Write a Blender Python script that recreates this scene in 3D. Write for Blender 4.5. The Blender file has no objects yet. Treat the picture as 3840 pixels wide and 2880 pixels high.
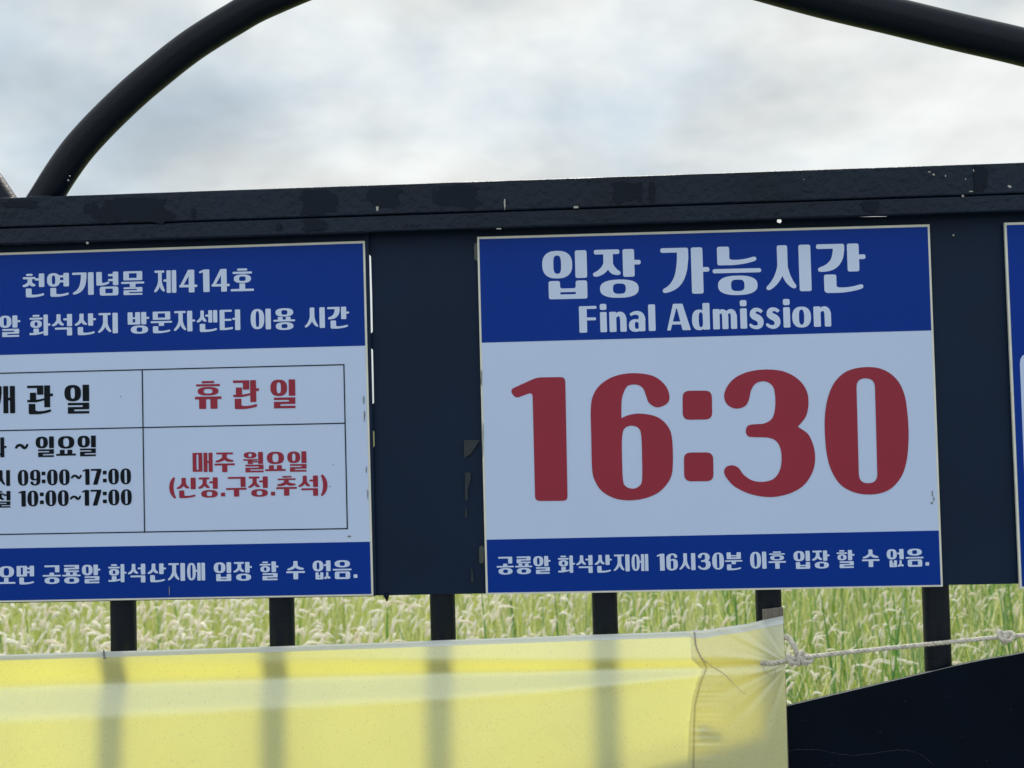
import bpy, bmesh, math, random
import numpy as np
from mathutils import Vector, Matrix
from mathutils.geometry import delaunay_2d_cdt

random.seed(7)
rng = np.random.default_rng(11)
S = bpy.context.scene
COL = S.collection

# ------------------------------------------------------------------ camera
CAM = Vector((0.0, -1.65, 1.60))
YAW, PIT, ROL = math.radians(-2.481), math.radians(1.769), math.radians(-1.453)
FW = Vector((math.sin(YAW) * math.cos(PIT), math.cos(YAW) * math.cos(PIT), math.sin(PIT)))
r0 = Vector((math.cos(YAW), -math.sin(YAW), 0))
u0 = r0.cross(FW)
RT = r0 * math.cos(ROL) + u0 * math.sin(ROL)
UP = -r0 * math.sin(ROL) + u0 * math.cos(ROL)
cam = bpy.data.cameras.new("camera")
co = bpy.data.objects.new("camera", cam)
COL.objects.link(co)
M = Matrix((RT, UP, -FW)).transposed().to_4x4()
M.translation = CAM
co.matrix_world = M
cam.sensor_width = 36
FPX = 4117.0
cam.lens = FPX / 3840 * 36
cam.clip_start = 0.05
cam.clip_end = 3000
cam.dof.use_dof = True
cam.dof.focus_distance = 1.66
cam.dof.aperture_fstop = 7.5
S.camera = co

# ------------------------------------------------------------------ sky and sun
SUN_EL, SUN_AZ = 50.0, 4.0          # azimuth measured from +Y towards +X: the sun stands behind the fence
w = bpy.data.worlds.new("World")
S.world = w
w.use_nodes = True
nt = w.node_tree
nt.nodes.clear()
N = nt.nodes.new
L = nt.links.new
out = N("ShaderNodeOutputWorld")
bg = N("ShaderNodeBackground")
sky = N("ShaderNodeTexSky")
sky.sky_type = 'NISHITA'
sky.sun_disc = False
sky.sun_elevation = math.radians(SUN_EL)
sky.sun_rotation = math.radians(SUN_AZ)
sky.air_density = 1.0
sky.dust_density = 1.5
tc = N("ShaderNodeTexCoord")
mp = N("ShaderNodeMapping")
mp.inputs['Scale'].default_value = (1.0, 1.0, 1.9)
mp.inputs['Rotation'].default_value = (0.0, 0.12, 0.0)
mp.inputs['Location'].default_value = (-6.6, 6.3, 4.7)
L(tc.outputs['Generated'], mp.inputs['Vector'])
nz = N("ShaderNodeTexNoise")
nz.inputs['Scale'].default_value = 2.6
nz.inputs['Detail'].default_value = 5
nz.inputs['Roughness'].default_value = 0.53
nz.inputs['Distortion'].default_value = 0.25
L(mp.outputs['Vector'], nz.inputs['Vector'])
cov = N("ShaderNodeMapRange")
cov.interpolation_type = 'SMOOTHSTEP'
cov.inputs['From Min'].default_value = 0.30
cov.inputs['From Max'].default_value = 0.565
cov.inputs['To Min'].default_value = 0.0
cov.inputs['To Max'].default_value = 1.0
L(nz.outputs['Fac'], cov.inputs['Value'])
# clouds are brighter away from the sun, raised there to light the sign fronts
sd = Vector((math.sin(math.radians(SUN_AZ)) * math.cos(math.radians(SUN_EL)),
             math.cos(math.radians(SUN_AZ)) * math.cos(math.radians(SUN_EL)),
             math.sin(math.radians(SUN_EL))))
dp = N("ShaderNodeVectorMath")
dp.operation = 'DOT_PRODUCT'
L(tc.outputs['Generated'], dp.inputs[0])
dp.inputs[1].default_value = sd
cloud_level = N("ShaderNodeMapRange")
cloud_level.interpolation_type = 'SMOOTHSTEP'
cloud_level.inputs['From Min'].default_value = -0.6
cloud_level.inputs['From Max'].default_value = 1.0
cloud_level.inputs['To Min'].default_value = 8.0
cloud_level.inputs['To Max'].default_value = 6.0
L(dp.outputs['Value'], cloud_level.inputs['Value'])
nz2 = N("ShaderNodeTexNoise")
nz2.inputs['Scale'].default_value = 4.6
nz2.inputs['Detail'].default_value = 4
nz2.inputs['Roughness'].default_value = 0.58
L(mp.outputs['Vector'], nz2.inputs['Vector'])
cm = N("ShaderNodeMapRange")
cm.inputs['From Min'].default_value = 0.34
cm.inputs['From Max'].default_value = 0.62
cm.inputs['To Min'].default_value = 0.80
cm.inputs['To Max'].default_value = 1.10
L(nz2.outputs['Fac'], cm.inputs['Value'])
mul = N("ShaderNodeMath")
mul.operation = 'MULTIPLY'
L(cloud_level.outputs['Result'], mul.inputs[0])
L(cm.outputs['Result'], mul.inputs[1])
cc = N("ShaderNodeVectorMath")
cc.operation = 'SCALE'
tint = N("ShaderNodeMix")           # thick cloud is cream white, thin veil lets the blue through
tint.data_type = 'RGBA'
tint.inputs['A'].default_value = (0.57, 0.675, 0.745, 1)
tint.inputs['B'].default_value = (0.97, 1.0, 0.985, 1)
L(cov.outputs['Result'], tint.inputs['Factor'])
L(tint.outputs['Result'], cc.inputs[0])
L(mul.outputs[0], cc.inputs['Scale'])
mix = N("ShaderNodeMix")
mix.data_type = 'RGBA'
cf = N("ShaderNodeMapRange")
cf.inputs['To Min'].default_value = 0.86
L(cov.outputs['Result'], cf.inputs['Value'])
L(cf.outputs['Result'], mix.inputs['Factor'])
L(sky.outputs['Color'], mix.inputs['A'])
L(cc.outputs['Vector'], mix.inputs['B'])
L(mix.outputs['Result'], bg.inputs['Color'])
bg.inputs['Strength'].default_value = 0.105
L(bg.outputs[0], out.inputs['Surface'])

sl = bpy.data.lights.new("sun", 'SUN')
sl.energy = 3.1
sl.angle = math.radians(20)
sl.color = (1.0, 0.95, 0.86)
so = bpy.data.objects.new("sun", sl)
COL.objects.link(so)
so.rotation_euler = sd.to_track_quat('Z', 'Y').to_euler()
S.view_settings.view_transform = 'Standard'
S.view_settings.look = 'None'
S.view_settings.gamma = 1
S.view_settings.exposure = 0.45
S.view_settings.use_curve_mapping = False


# ------------------------------------------------------------------ helpers
def P(px, py, y=0.0):
    """point of the vertical plane at depth y seen at photograph pixel px, py"""
    d = FW * FPX + RT * (px - 1920) + UP * (1440 - py)
    t = (y - CAM.y) / d.y
    return CAM + d * t


def sstep(a, b, v):
    t = min(max((v - a) / (b - a), 0), 1)
    return t * t * (3 - 2 * t)


def link(name, me, m, parent=None):
    o = bpy.data.objects.new(name, me)
    COL.objects.link(o)
    if m:
        me.materials.append(m)
    if parent:
        o.parent = parent
    return o


def thing(name, label, cat, loc=(0, 0, 0), group=None):
    o = bpy.data.objects.new(name, None)
    o.empty_display_size = 0.1
    COL.objects.link(o)
    o.location = loc
    tag(o, label, cat, group)
    return o


def tag(o, label=None, cat=None, group=None, kind=None):
    if label: o['label'] = label
    if cat: o['category'] = cat
    if group: o['group'] = group
    if kind: o['kind'] = kind
    return o


def mesh(vs, fs, smooth=False, origin=(0, 0, 0)):
    me = bpy.data.meshes.new("m")
    O = Vector(origin)
    me.from_pydata([tuple(Vector(v) - O) for v in vs], [], fs)
    me.update()
    if smooth:
        me.polygons.foreach_set('use_smooth', [True] * len(me.polygons))
    return me


def nodes_mat(name):
    m = bpy.data.materials.new(name)
    m.use_nodes = True
    n = m.node_tree
    return m, n, n.nodes['Principled BSDF'], n.nodes['Material Output']


def paint_mat(name, col, rough=0.5, spec=0.5, bump=0.0, bscale=300, var=0.12, vscale=6, speck=0.0, speck_col=(.45, .45, .42), streak=1.0):
    m, n, b, o = nodes_mat(name)
    b.inputs['Roughness'].default_value = rough
    b.inputs['Specular IOR Level'].default_value = spec
    t = n.nodes.new('ShaderNodeTexCoord')
    mpg = n.nodes.new('ShaderNodeMapping')
    mpg.inputs['Scale'].default_value = (1, 1, 1 / streak)
    n.links.new(t.outputs['Object'], mpg.inputs[0])
    a = n.nodes.new('ShaderNodeTexNoise')
    a.inputs['Scale'].default_value = vscale
    a.inputs['Detail'].default_value = 6
    n.links.new(mpg.outputs[0], a.inputs['Vector'])
    r = n.nodes.new('ShaderNodeMapRange')
    r.inputs['From Min'].default_value = .3
    r.inputs['From Max'].default_value = .7
    r.inputs['To Min'].default_value = 1 - var
    r.inputs['To Max'].default_value = 1 + var
    n.links.new(a.outputs['Fac'], r.inputs['Value'])
    sc = n.nodes.new('ShaderNodeVectorMath')
    sc.operation = 'SCALE'
    sc.inputs[0].default_value = col
    n.links.new(r.outputs[0], sc.inputs['Scale'])
    src = sc.outputs['Vector']
    if speck:
        v = n.nodes.new('ShaderNodeTexNoise')
        v.inputs['Scale'].default_value = 140
        v.inputs['Detail'].default_value = 3
        n.links.new(t.outputs['Object'], v.inputs['Vector'])
        g = n.nodes.new('ShaderNodeMapRange')
        g.inputs['From Min'].default_value = 0.80 - speck
        g.inputs['From Max'].default_value = 0.83 - speck
        n.links.new(v.outputs['Fac'], g.inputs['Value'])
        mx = n.nodes.new('ShaderNodeMix')
        mx.data_type = 'RGBA'
        n.links.new(g.outputs[0], mx.inputs['Factor'])
        n.links.new(src, mx.inputs['A'])
        mx.inputs['B'].default_value = (*speck_col, 1)
        src = mx.outputs['Result']
    n.links.new(src, b.inputs['Base Color'])
    if bump:
        c = n.nodes.new('ShaderNodeTexNoise')
        c.inputs['Scale'].default_value = bscale
        c.inputs['Detail'].default_value = 3
        n.links.new(t.outputs['Object'], c.inputs['Vector'])
        bp = n.nodes.new('ShaderNodeBump')
        bp.inputs['Strength'].default_value = bump
        bp.inputs['Distance'].default_value = 0.001 * max(1, bump)
        n.links.new(c.outputs['Fac'], bp.inputs['Height'])
        n.links.new(bp.outputs[0], b.inputs['Normal'])
    return m


def box_mesh(x0, x1, y0, y1, z0, z1, bev=0.0, origin=None, seg=2):
    bm = bmesh.new()
    O = Vector(origin) if origin else Vector((0, 0, 0))
    vs = [bm.verts.new(Vector((x, y, z)) - O) for x in (x0, x1) for y in (y0, y1) for z in (z0, z1)]
    for f in ((0, 1, 3, 2), (4, 6, 7, 5), (0, 4, 5, 1), (2, 3, 7, 6), (0, 2, 6, 4), (1, 5, 7, 3)):
        bm.faces.new([vs[i] for i in f])
    bmesh.ops.recalc_face_normals(bm, faces=bm.faces)
    if bev:
        bmesh.ops.bevel(bm, geom=bm.edges[:], offset=bev, segments=seg, affect='EDGES', profile=0.6)
    me = bpy.data.meshes.new("m")
    bm.to_mesh(me)
    bm.free()
    return me


def prism_mesh(pts, y0, y1, holes=(), origin=(0, 0, 0)):
    """an outline in the x-z plane given real thickness from y0 (front) to y1"""
    tris_v, tris = fill([(list(pts), [list(h) for h in holes])])
    O = Vector(origin)
    n = len(tris_v)
    vs = [Vector((x, y0, z)) - O for x, z in tris_v] + [Vector((x, y1, z)) - O for x, z in tris_v]
    fs = [t for t in tris] + [tuple(n + i for i in reversed(t)) for t in tris]
    cnt = {}
    for t in tris:
        for a, b in zip(t, t[1:] + t[:1]):
            cnt[(a, b)] = 1
    for (a, b) in list(cnt):
        if (b, a) not in cnt:
            fs.append((b, a, a + n, b + n))
    me = bpy.data.meshes.new("m")
    me.from_pydata([tuple(v) for v in vs], [], fs)
    bm = bmesh.new()
    bm.from_mesh(me)
    bmesh.ops.recalc_face_normals(bm, faces=bm.faces)
    bm.to_mesh(me)
    bm.free()
    return me


def inside(p, poly):
    x, y = p
    c = False
    j = len(poly) - 1
    for i in range(len(poly)):
        xi, yi = poly[i]
        xj, yj = poly[j]
        if (yi > y) != (yj > y) and x < (xj - xi) * (y - yi) / (yj - yi) + xi:
            c = not c
        j = i
    return c


def fill(shapes):
    """union of outlines, each (outer, [holes]) -> flat triangulation"""
    vs, es = [], []
    for o_, hs in shapes:
        for loop in [o_] + hs:
            k = len(vs)
            vs += [Vector(p) for p in loop]
            es += [(k + i, k + (i + 1) % len(loop)) for i in range(len(loop))]
    r = delaunay_2d_cdt(vs, es, [], 0, 1e-6)
    ov, of = r[0], r[2]
    bbs = [(min(p[0] for p in o_), max(p[0] for p in o_), min(p[1] for p in o_), max(p[1] for p in o_)) for o_, _ in shapes]
    keep = []
    for f in of:
        cx = sum(ov[i][0] for i in f) / len(f)
        cy = sum(ov[i][1] for i in f) / len(f)
        for (o_, hs), bb in zip(shapes, bbs):
            if bb[0] < cx < bb[1] and bb[2] < cy < bb[3] and inside((cx, cy), o_) and not any(inside((cx, cy), h) for h in hs):
                keep.append(tuple(f))
                break
    return [(v[0], v[1]) for v in ov], keep


def catmull(pts, n=6, closed=False):
    out_ = []
    m = len(pts)
    rngi = range(m if closed else m - 1)
    for i in rngi:
        if closed:
            p0, p1, p2, p3 = (np.array(pts[(i + k) % m], float) for k in (-1, 0, 1, 2))
        else:
            p0, p1, p2, p3 = (np.array(pts[min(max(i + k, 0), m - 1)], float) for k in (-1, 0, 1, 2))
        for j in range(n):
            t = j / n
            out_.append(0.5 * ((2 * p1) + (p2 - p0) * t + (2 * p0 - 5 * p1 + 4 * p2 - p3) * t * t + (3 * p1 - p0 - 3 * p2 + p3) * t ** 3))
    if not closed:
        out_.append(np.array(pts[-1], float))
    return out_


def tube(paths, rad, seg=12, smooth=True, origin=(0, 0, 0), cap=True):
    """tubes along 3-D polylines, each path a list of points; rad a number or a list"""
    vs, fs = [], []
    for path in paths:
        p = [Vector(q) for q in path]
        k = len(vs)
        up = None
        for i, q in enumerate(p):
            t = (p[min(i + 1, len(p) - 1)] - p[max(i - 1, 0)]).normalized()
            if up is None:
                up = t.orthogonal().normalized()
            up = (up - t * up.dot(t)).normalized()
            s = t.cross(up)
            rr = rad[i] if hasattr(rad, '__len__') else rad
            for j in range(seg):
                a = 2 * math.pi * j / seg
                vs.append(q + (up * math.cos(a) + s * math.sin(a)) * rr)
        for i in range(len(p) - 1):
            for j in range(seg):
                a, b = k + i * seg + j, k + i * seg + (j + 1) % seg
                fs.append((a, b, b + seg, a + seg))
        if cap:
            fs.append(tuple(k + j for j in reversed(range(seg))))
            fs.append(tuple(k + (len(p) - 1) * seg + j for j in range(seg)))
    return mesh(vs, fs, smooth, origin)


# ------------------------------------------------------------------ lettering: outlines built stroke by stroke
RAD = 0.045


def rp(pts, r):
    """polygon with rounded corners"""
    o_ = []
    n = len(pts)
    for i in range(n):
        a, b, c = (Vector(pts[(i + k) % n]) for k in (-1, 0, 1))
        d1, d2 = (a - b), (c - b)
        q = min(r, d1.length * .49, d2.length * .49)
        p1, p2 = b + d1.normalized() * q, b + d2.normalized() * q
        if q < 0.006:
            o_.append(tuple(b))
            continue
        for k in range(5):
            t = k / 4
            o_.append(tuple(p1 * (1 - t) ** 2 + b * 2 * t * (1 - t) + p2 * t * t))
    return o_


def R(x0, y0, x1, y1, r=None):
    r = RAD if r is None else r
    return (rp([(x0, y0), (x1, y0), (x1, y1), (x0, y1)], r), [])


def sell(x0, y0, x1, y1, n, k=28):
    cx, cy, a, b = (x0 + x1) / 2, (y0 + y1) / 2, (x1 - x0) / 2, (y1 - y0) / 2
    o_ = []
    for i in range(k):
        t = 2 * math.pi * i / k
        c, s = math.cos(t), math.sin(t)
        o_.append((cx + a * math.copysign(abs(c) ** (2 / n), c), cy + b * math.copysign(abs(s) ** (2 / n), s)))
    return o_


def ring(b, tx, ty, n=2.5):
    x0, y0, x1, y1 = b
    W, H = x1 - x0, y1 - y0
    tx = min(tx, W * .37)
    ty = min(ty, H * .24)
    return (sell(x0, y0, x1, y1, n), [sell(x0 + tx, y0 + ty, x1 - tx, y1 - ty, 3.0, 20)])


def swoosh(ctrl, ws, k=10):
    """stroke with changing width and round ends along a Bezier curve (3 or 4 control points)"""
    pts = []
    C = [np.array(c, float) for c in ctrl]
    for i in range(k + 1):
        t = i / k
        if len(C) == 3:
            pts.append(C[0] * (1 - t) ** 2 + C[1] * 2 * t * (1 - t) + C[2] * t * t)
        elif len(C) == 4:
            pts.append(C[0] * (1 - t) ** 3 + C[1] * 3 * t * (1 - t) ** 2 + C[2] * 3 * t * t * (1 - t) + C[3] * t ** 3)
        else:
            pts.append(C[0] * (1 - t) + C[1] * t)
    Ls, Rs = [], []
    for i, p in enumerate(pts):
        d = pts[min(i + 1, k)] - pts[max(i - 1, 0)]
        d /= np.linalg.norm(d) + 1e-9
        nrm = np.array((-d[1], d[0]))
        t = i / k
        f = t * (len(ws) - 1)
        a = min(int(f), len(ws) - 2)
        wd = (ws[a] * (1 - (f - a)) + ws[a + 1] * (f - a)) / 2
        Ls.append(p + nrm * wd)
        Rs.append(p - nrm * wd)
    d = pts[-1] - pts[-2]
    d /= np.linalg.norm(d)
    e = pts[-1] + d * ws[-1] * .42
    nn = (Ls[-1] - Rs[-1])
    cap = [e + nn * .25, e - nn * .25]
    return ([tuple(q) for q in Ls + cap + Rs[::-1]], [])


WV, WH = 0.235, 0.10


def J(c, b, mode):
    """consonant c in box b; mode v (beside a vertical vowel), h (over a horizontal vowel), f (final)"""
    x0, y0, x1, y1 = b
    W, H = x1 - x0, y1 - y0
    wv = min(WV, W * .40)
    wh = min(WH, H * .27)
    if c == 'ㅇ':
        return [ring(b, wv * (1.0 if W < .7 else 1.12), wh * (1.0 if H > .5 else .85))]
    if c == 'ㄱ':
        o_ = [R(x0, y1 - wh, x1, y1)]
        if mode == 'v':
            o_.append(swoosh([(x1 - wv / 2, y1 - wh * .3), (x1 - wv / 2, y0 + H * .42), (x1 - W * .35, y0 + H * .16), (x0 + wh * .7, y0 + wh * .55)], [wv, wv, wv * .85, wh]))
            o_.append(R(x1 - wv, y1 - H * .3, x1, y1))
        else:
            o_.append(R(x1 - wv, y0, x1, y1))
        return o_
    if c == 'ㄴ':
        o_ = [R(x0, y0 + (0.02 if mode == 'f' else 0), x0 + wv * 1.05, y1)]
        o_.append(swoosh([(x0 + wv * .75, y0 + wh * .62), (x0 + W * .6, y0 + wh * .35), (x1 - wh * .5, y0 + wh * 1.25)], [wh * 1.25, wh, wh * .95]))
        o_.append(R(x0 + .02, y0, x0 + wv + .06, y0 + wh * 1.3))
        return o_
    if c == 'ㄹ':
        t = min(WH, H / 4.4)
        m = (y0 + y1) / 2
        return [R(x0, y1 - t, x1, y1, min(RAD, t / 2)), R(x1 - wv, m - t / 2, x1, y1), R(x0, m - t / 2, x1, m + t / 2, min(RAD, t / 2)),
                R(x0, y0, x0 + wv, m + t / 2), R(x0, y0, x1, y0 + t, min(RAD, t / 2))]
    if c == 'ㅁ':
        if mode == 'f':
            return [(rp([(x0, y1), (x0, y0), (x1, y0), (x1, y1)], .10 if RAD > .03 else RAD), [rp([(x0 + wv, y1 - wh * .9), (x0 + wv, y0 + wh), (x1 - wv, y0 + wh), (x1 - wv, y1 - wh * .9)], .03)])]
        return [(rp([(x0, y1), (x0, y0), (x1, y0), (x1, y1)], RAD), [rp([(x0 + wv, y1 - wh * .9), (x0 + wv, y0 + wh), (x1 - wv, y0 + wh), (x1 - wv, y1 - wh * .9)], .02)])]
    if c == 'ㅂ':
        my = y0 + H * .58
        return [(rp([(x0, y1), (x0, y0), (x1, y0), (x1, y1), (x1 - wv, y1), (x1 - wv, my), (x0 + wv, my), (x0 + wv, y1)], RAD * 1.1),
                 [rp([(x0 + wv, my - wh * .8), (x0 + wv, y0 + wh), (x1 - wv, y0 + wh), (x1 - wv, my - wh * .8)], .02)])]
    if c == 'ㅅ':
        cx = x0 + W * (.56 if mode == 'v' else .5)
        st = min(wv * .95, W * .34)
        y_ = y0 + H * .42
        return [R(cx - st / 2, y0 + H * .36, cx + st / 2, y1),
                swoosh([(cx - st * .06, y0 + H * .60), (cx - st * .15, y_ - .02), (cx - W * .25, y0 + H * .16), (x0 + wh * .5, y0 + wh * .65)], [st * .85, st * .75, wh * 1.35, wh]),
                swoosh([(cx + st * .10, y0 + H * .58), (cx + st * .2, y_ - .03), (cx + W * .16, y0 + H * .20), (x1 - wh * .5, y0 + wh * .9)], [st * .7, st * .75, wh * 1.5, wh])]
    if c == 'ㅈ':
        tb = H * .02
        return [R(x0 + W * .06, y1 - wh, x1 - W * .03, y1)] + J('ㅅ', (x0, y0, x1, y1 - wh * .4), mode)
    if c == 'ㅊ':
        t = min(wh, H * .16)
        return [R(x0 + W * .28, y1 - t, x1 - W * .22, y1, t / 2 if RAD > .03 else RAD),
                R(x0 + W * .03, y1 - t * 2.5, x1, y1 - t * 1.5, t / 2 if RAD > .03 else RAD)] + J('ㅅ', (x0, y0, x1, y1 - t * 1.8), mode)
    if c == 'ㅎ':
        t = min(wh, H * .15)
        return [R(x0 + W * .24, y1 - t, x1 - W * .24, y1, t / 2 if RAD > .03 else RAD),
                R(x0, y1 - t * 2.45, x1, y1 - t * 1.45, t / 2 if RAD > .03 else RAD),
                ring((x0 + W * .06, y0, x1 - W * .06, y1 - t * 2.75), wv * .95, t * .9)]
    if c == 'ㅌ':
        m = (y0 + y1) / 2
        t = min(wh, H / 6)
        return [R(x0, y0, x0 + wv, y1), R(x0, y1 - t, x1, y1, t / 2), R(x0, m - t / 2, x1 - .02, m + t / 2, t / 2),
                swoosh([(x0 + wv * .6, y0 + t * .55), (x0 + W * .6, y0 + t * .4), (x1, y0 + t * .9)], [t * 1.1, t, t])]
    if c == 'ㅄ':
        m = x0 + W * .54
        return J('ㅂ', (x0, y0, m - .015, y1), 'f2') + J('ㅅ', (m + .015, y0, x1, y1), 'h')
    return []


def syllable(c, v, f):
    o_ = []
    yl = 0.40 if f else 0.0
    fb = (0.12, -0.05, 0.93, 0.345)
    vert = 'ㅣㅏㅓㅕㅔㅐ'
    if v in vert:
        y0 = yl + (0 if f else 0.0)
        iy0 = yl + (0.0 if f else 0.02)
        mid = yl + (1 - yl) * .52
        nub = lambda xa, xb, yc=mid: R(xa, yc - WH / 2, xb, yc + WH / 2)
        if v == 'ㅣ':
            o_ += J(c, (.02, iy0, .635, 1), 'v') + [R(.695, y0, .935, 1)]
        elif v == 'ㅏ':
            o_ += J(c, (.0, iy0, .575 if c != 'ㄱ' else .565, 1), 'v') + [R(.62, y0, .855, 1), nub(.80, .985)]
        elif v == 'ㅓ':
            o_ += J(c, (.0, iy0, .56, 1), 'v') + [R(.70, y0, .935, 1), nub(.53 if c in 'ㅅㅊㅈ' else .58, .75, mid + .03)]
        elif v == 'ㅕ':
            o_ += J(c, (.0, iy0, .56, 1), 'v') + [R(.70, y0, .935, 1), nub(.50, .75, mid + .14), nub(.50, .75, mid - .08)]
        elif v == 'ㅔ':
            o_ += J(c, (.0, iy0, .46, 1), 'v') + [R(.535, y0, .715, 1), R(.755, y0, .945, 1), nub(.40, .58, mid + .03)]
        elif v == 'ㅐ':
            o_ += J(c, (.0, iy0, .47, 1), 'v') + [R(.53, y0, .715, 1), R(.775, y0, .965, 1), nub(.65, .82)]
        fb = (0.14, -0.05, 0.93, 0.345)
    elif v in 'ㅗㅛㅜㅠㅡ':
        if not f:
            if v in 'ㅗㅛ':
                o_ += J(c, (.09, .36, .91, 1), 'h')
                o_ += [R(.0, .0, 1.0 - .02, WH)]
                if v == 'ㅗ':
                    o_ += [R(.37, .04, .61, .34)]
                else:
                    o_ += [R(.18, .04, .42, .30), R(.56, .04, .80, .30)]
            else:
                o_ += J(c, (.05 if c in 'ㅅㅈㅊㅎ' else .09, .47, .93, 1), 'h')
                o_ += [R(.0, .33, .98, .33 + WH)]
                if v == 'ㅜ':
                    o_ += [R(.37, -.02, .62, .38)]
                elif v == 'ㅠ':
                    o_ += [R(.15, -.02, .41, .38), R(.57, -.02, .83, .38)]
        else:
            o_ += J(c, (.10, .60, .90, 1), 'h')
            yb = {'ㅗ': .37, 'ㅛ': .36, 'ㅜ': .445, 'ㅠ': .445, 'ㅡ': .43}[v]
            t = .09
            o_ += [R(.0, yb, .98, yb + t, min(RAD, t / 2))]
            if v == 'ㅗ':
                o_ += [R(.37, yb + .03, .61, .59)]
            if v == 'ㅛ':
                o_ += [R(.20, yb + .03, .42, .585), R(.56, yb + .03, .78, .585)]
            if v == 'ㅜ':
                o_ += [R(.37, .30, .61, yb + .04, .02)]
            if v == 'ㅠ':
                o_ += [R(.20, .30, .42, yb + .04, .02), R(.56, .30, .78, yb + .04, .02)]
            fb = (.10, -.05, .90, {'ㅗ': .33, 'ㅛ': .32}.get(v, .29 if v != 'ㅡ' else .37))
    elif v == 'ㅘ':
        if f:
            o_ += J(c, (.03, .66, .63, 1), 'h')
            o_ += [R(.13, .45, .36, .74 if c == 'ㄱ' else .60), swoosh([(.03, .44), (.35, .40), (.68, .50)], [.085, .09, .07]), R(.66, .20, .88, 1), R(.83, .60, .985, .70)]
            return o_ + J('ㄴ', (.08, -.05, .92, .33), 'f')
        o_ += J(c, (.02, .36, .63, 1), 'h')
        o_ += [R(.20, .08, .45, .33), swoosh([(.02, .07), (.35, .04), (.66, .14)], [.10, .10, .08]), R(.67, -.02, .87, 1), R(.82, .46, .985, .56)]
        return o_
    elif v == 'ㅝ':
        o_ += J(c, (.03, .68, .64, 1), 'h')
        o_ += [R(.0, .555, .68, .635), R(.22, .38, .46, .60), R(.48, .46, .76, .53), R(.72, .38, .95, 1)]
        return o_ + J(f, (.10, -.05, .97, .345), 'f')
    if f:
        o_ += J(f, fb, 'f')
    return o_


CH = 'ㄱㄲㄴㄷㄸㄹㅁㅂㅃㅅㅆㅇㅈㅉㅊㅋㅌㅍㅎ'
VO = 'ㅏㅐㅑㅒㅓㅔㅕㅖㅗㅘㅙㅚㅛㅜㅝㅞㅟㅠㅡㅢㅣ'
FI = [''] + list('ㄱㄲㄳㄴㄵㄶㄷㄹㄺㄻㄼㄽㄾㄿㅀㅁㅂㅄㅅㅆㅇㅈㅊㅋㅌㅍㅎ')

# numerals: outlines as (points, corner flags) in a box about 570 units tall, y down
def spl(pts):
    """closed outline; a point with a third value is a sharp corner"""
    n = len(pts)
    o_ = []
    for i in range(n):
        p0, p1, p2, p3 = (pts[(i + k) % n] for k in (-1, 0, 1, 2))
        a, b = np.array(p1[:2], float), np.array(p2[:2], float)
        t1 = (b - np.array(p0[:2], float)) / 2 if len(p1) < 3 else (b - a)
        t2 = (np.array(p3[:2], float) - a) / 2 if len(p2) < 3 else (b - a)
        for j in range(5):
            t = j / 5
            h = (2 * t ** 3 - 3 * t * t + 1) * a + (t ** 3 - 2 * t * t + t) * t1 + (-2 * t ** 3 + 3 * t * t) * b + (t ** 3 - t * t) * t2
            o_.append(tuple(h))
    return o_


BIG = {
    '1': [(rp([(164, 176), (290, 119), (422, 117), (433, 692), (282, 693), (270, 187), (190, 217)], 22), [])],
    '6': [(spl([(740, 99), (830, 112), (886, 155), (906, 205), (895, 240), (850, 258), (812, 238), (798, 205), (785, 172), (765, 156), (738, 152),
                (708, 162), (688, 205), (683, 250), (683, 308, 1), (720, 293), (775, 287), (850, 303), (900, 348), (919, 410), (921, 540), (905, 598),
                (860, 650), (795, 680), (720, 690), (650, 680), (590, 645), (556, 590), (546, 530), (543, 400), (541, 260), (555, 195), (592, 147), (655, 112)]),
           [spl([(730, 343), (765, 357), (776, 400), (779, 500), (779, 590), (768, 622), (735, 636), (700, 622), (690, 590), (686, 500), (686, 400), (697, 357)])])],
    ':': [(rp([(967, 181), (1103, 180), (1105, 314), (968, 316)], 32), []), (rp([(973, 468), (1109, 467), (1111, 601), (975, 602)], 32), [])],
    '3': [(spl([(1160, 205), (1175, 160), (1215, 118), (1280, 91), (1360, 82), (1440, 92), (1505, 128), (1543, 180), (1552, 240), (1540, 300), (1503, 348, 1),
                (1550, 382), (1576, 440), (1583, 500), (1570, 560), (1530, 620), (1465, 658), (1380, 675), (1290, 663), (1215, 630), (1176, 592), (1160, 560),
                (1170, 535), (1200, 527), (1228, 540), (1250, 570), (1290, 597), (1340, 604), (1390, 590), (1419, 550), (1427, 500), (1422, 450), (1402, 415),
                (1365, 399), (1290, 396), (1268, 389), (1261, 366), (1270, 344), (1295, 337), (1345, 333), (1380, 313), (1395, 275), (1398, 220), (1391, 170),
                (1370, 145), (1340, 137), (1306, 148), (1285, 180), (1276, 220), (1258, 252), (1215, 264), (1175, 245)]), [])],
    '0': [(spl([(1820, 71), (1898, 82), (1962, 128), (1998, 200), (2013, 300), (2017, 400), (2009, 500), (1986, 575), (1942, 630), (1890, 656), (1830, 663),
                (1765, 653), (1702, 618), (1660, 555), (1638, 480), (1628, 380), (1629, 290), (1643, 210), (1676, 138), (1735, 88)]),
           [rp([(1774, 123), (1860, 123), (1873, 610), (1787, 611)], 44)])],
}


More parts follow.
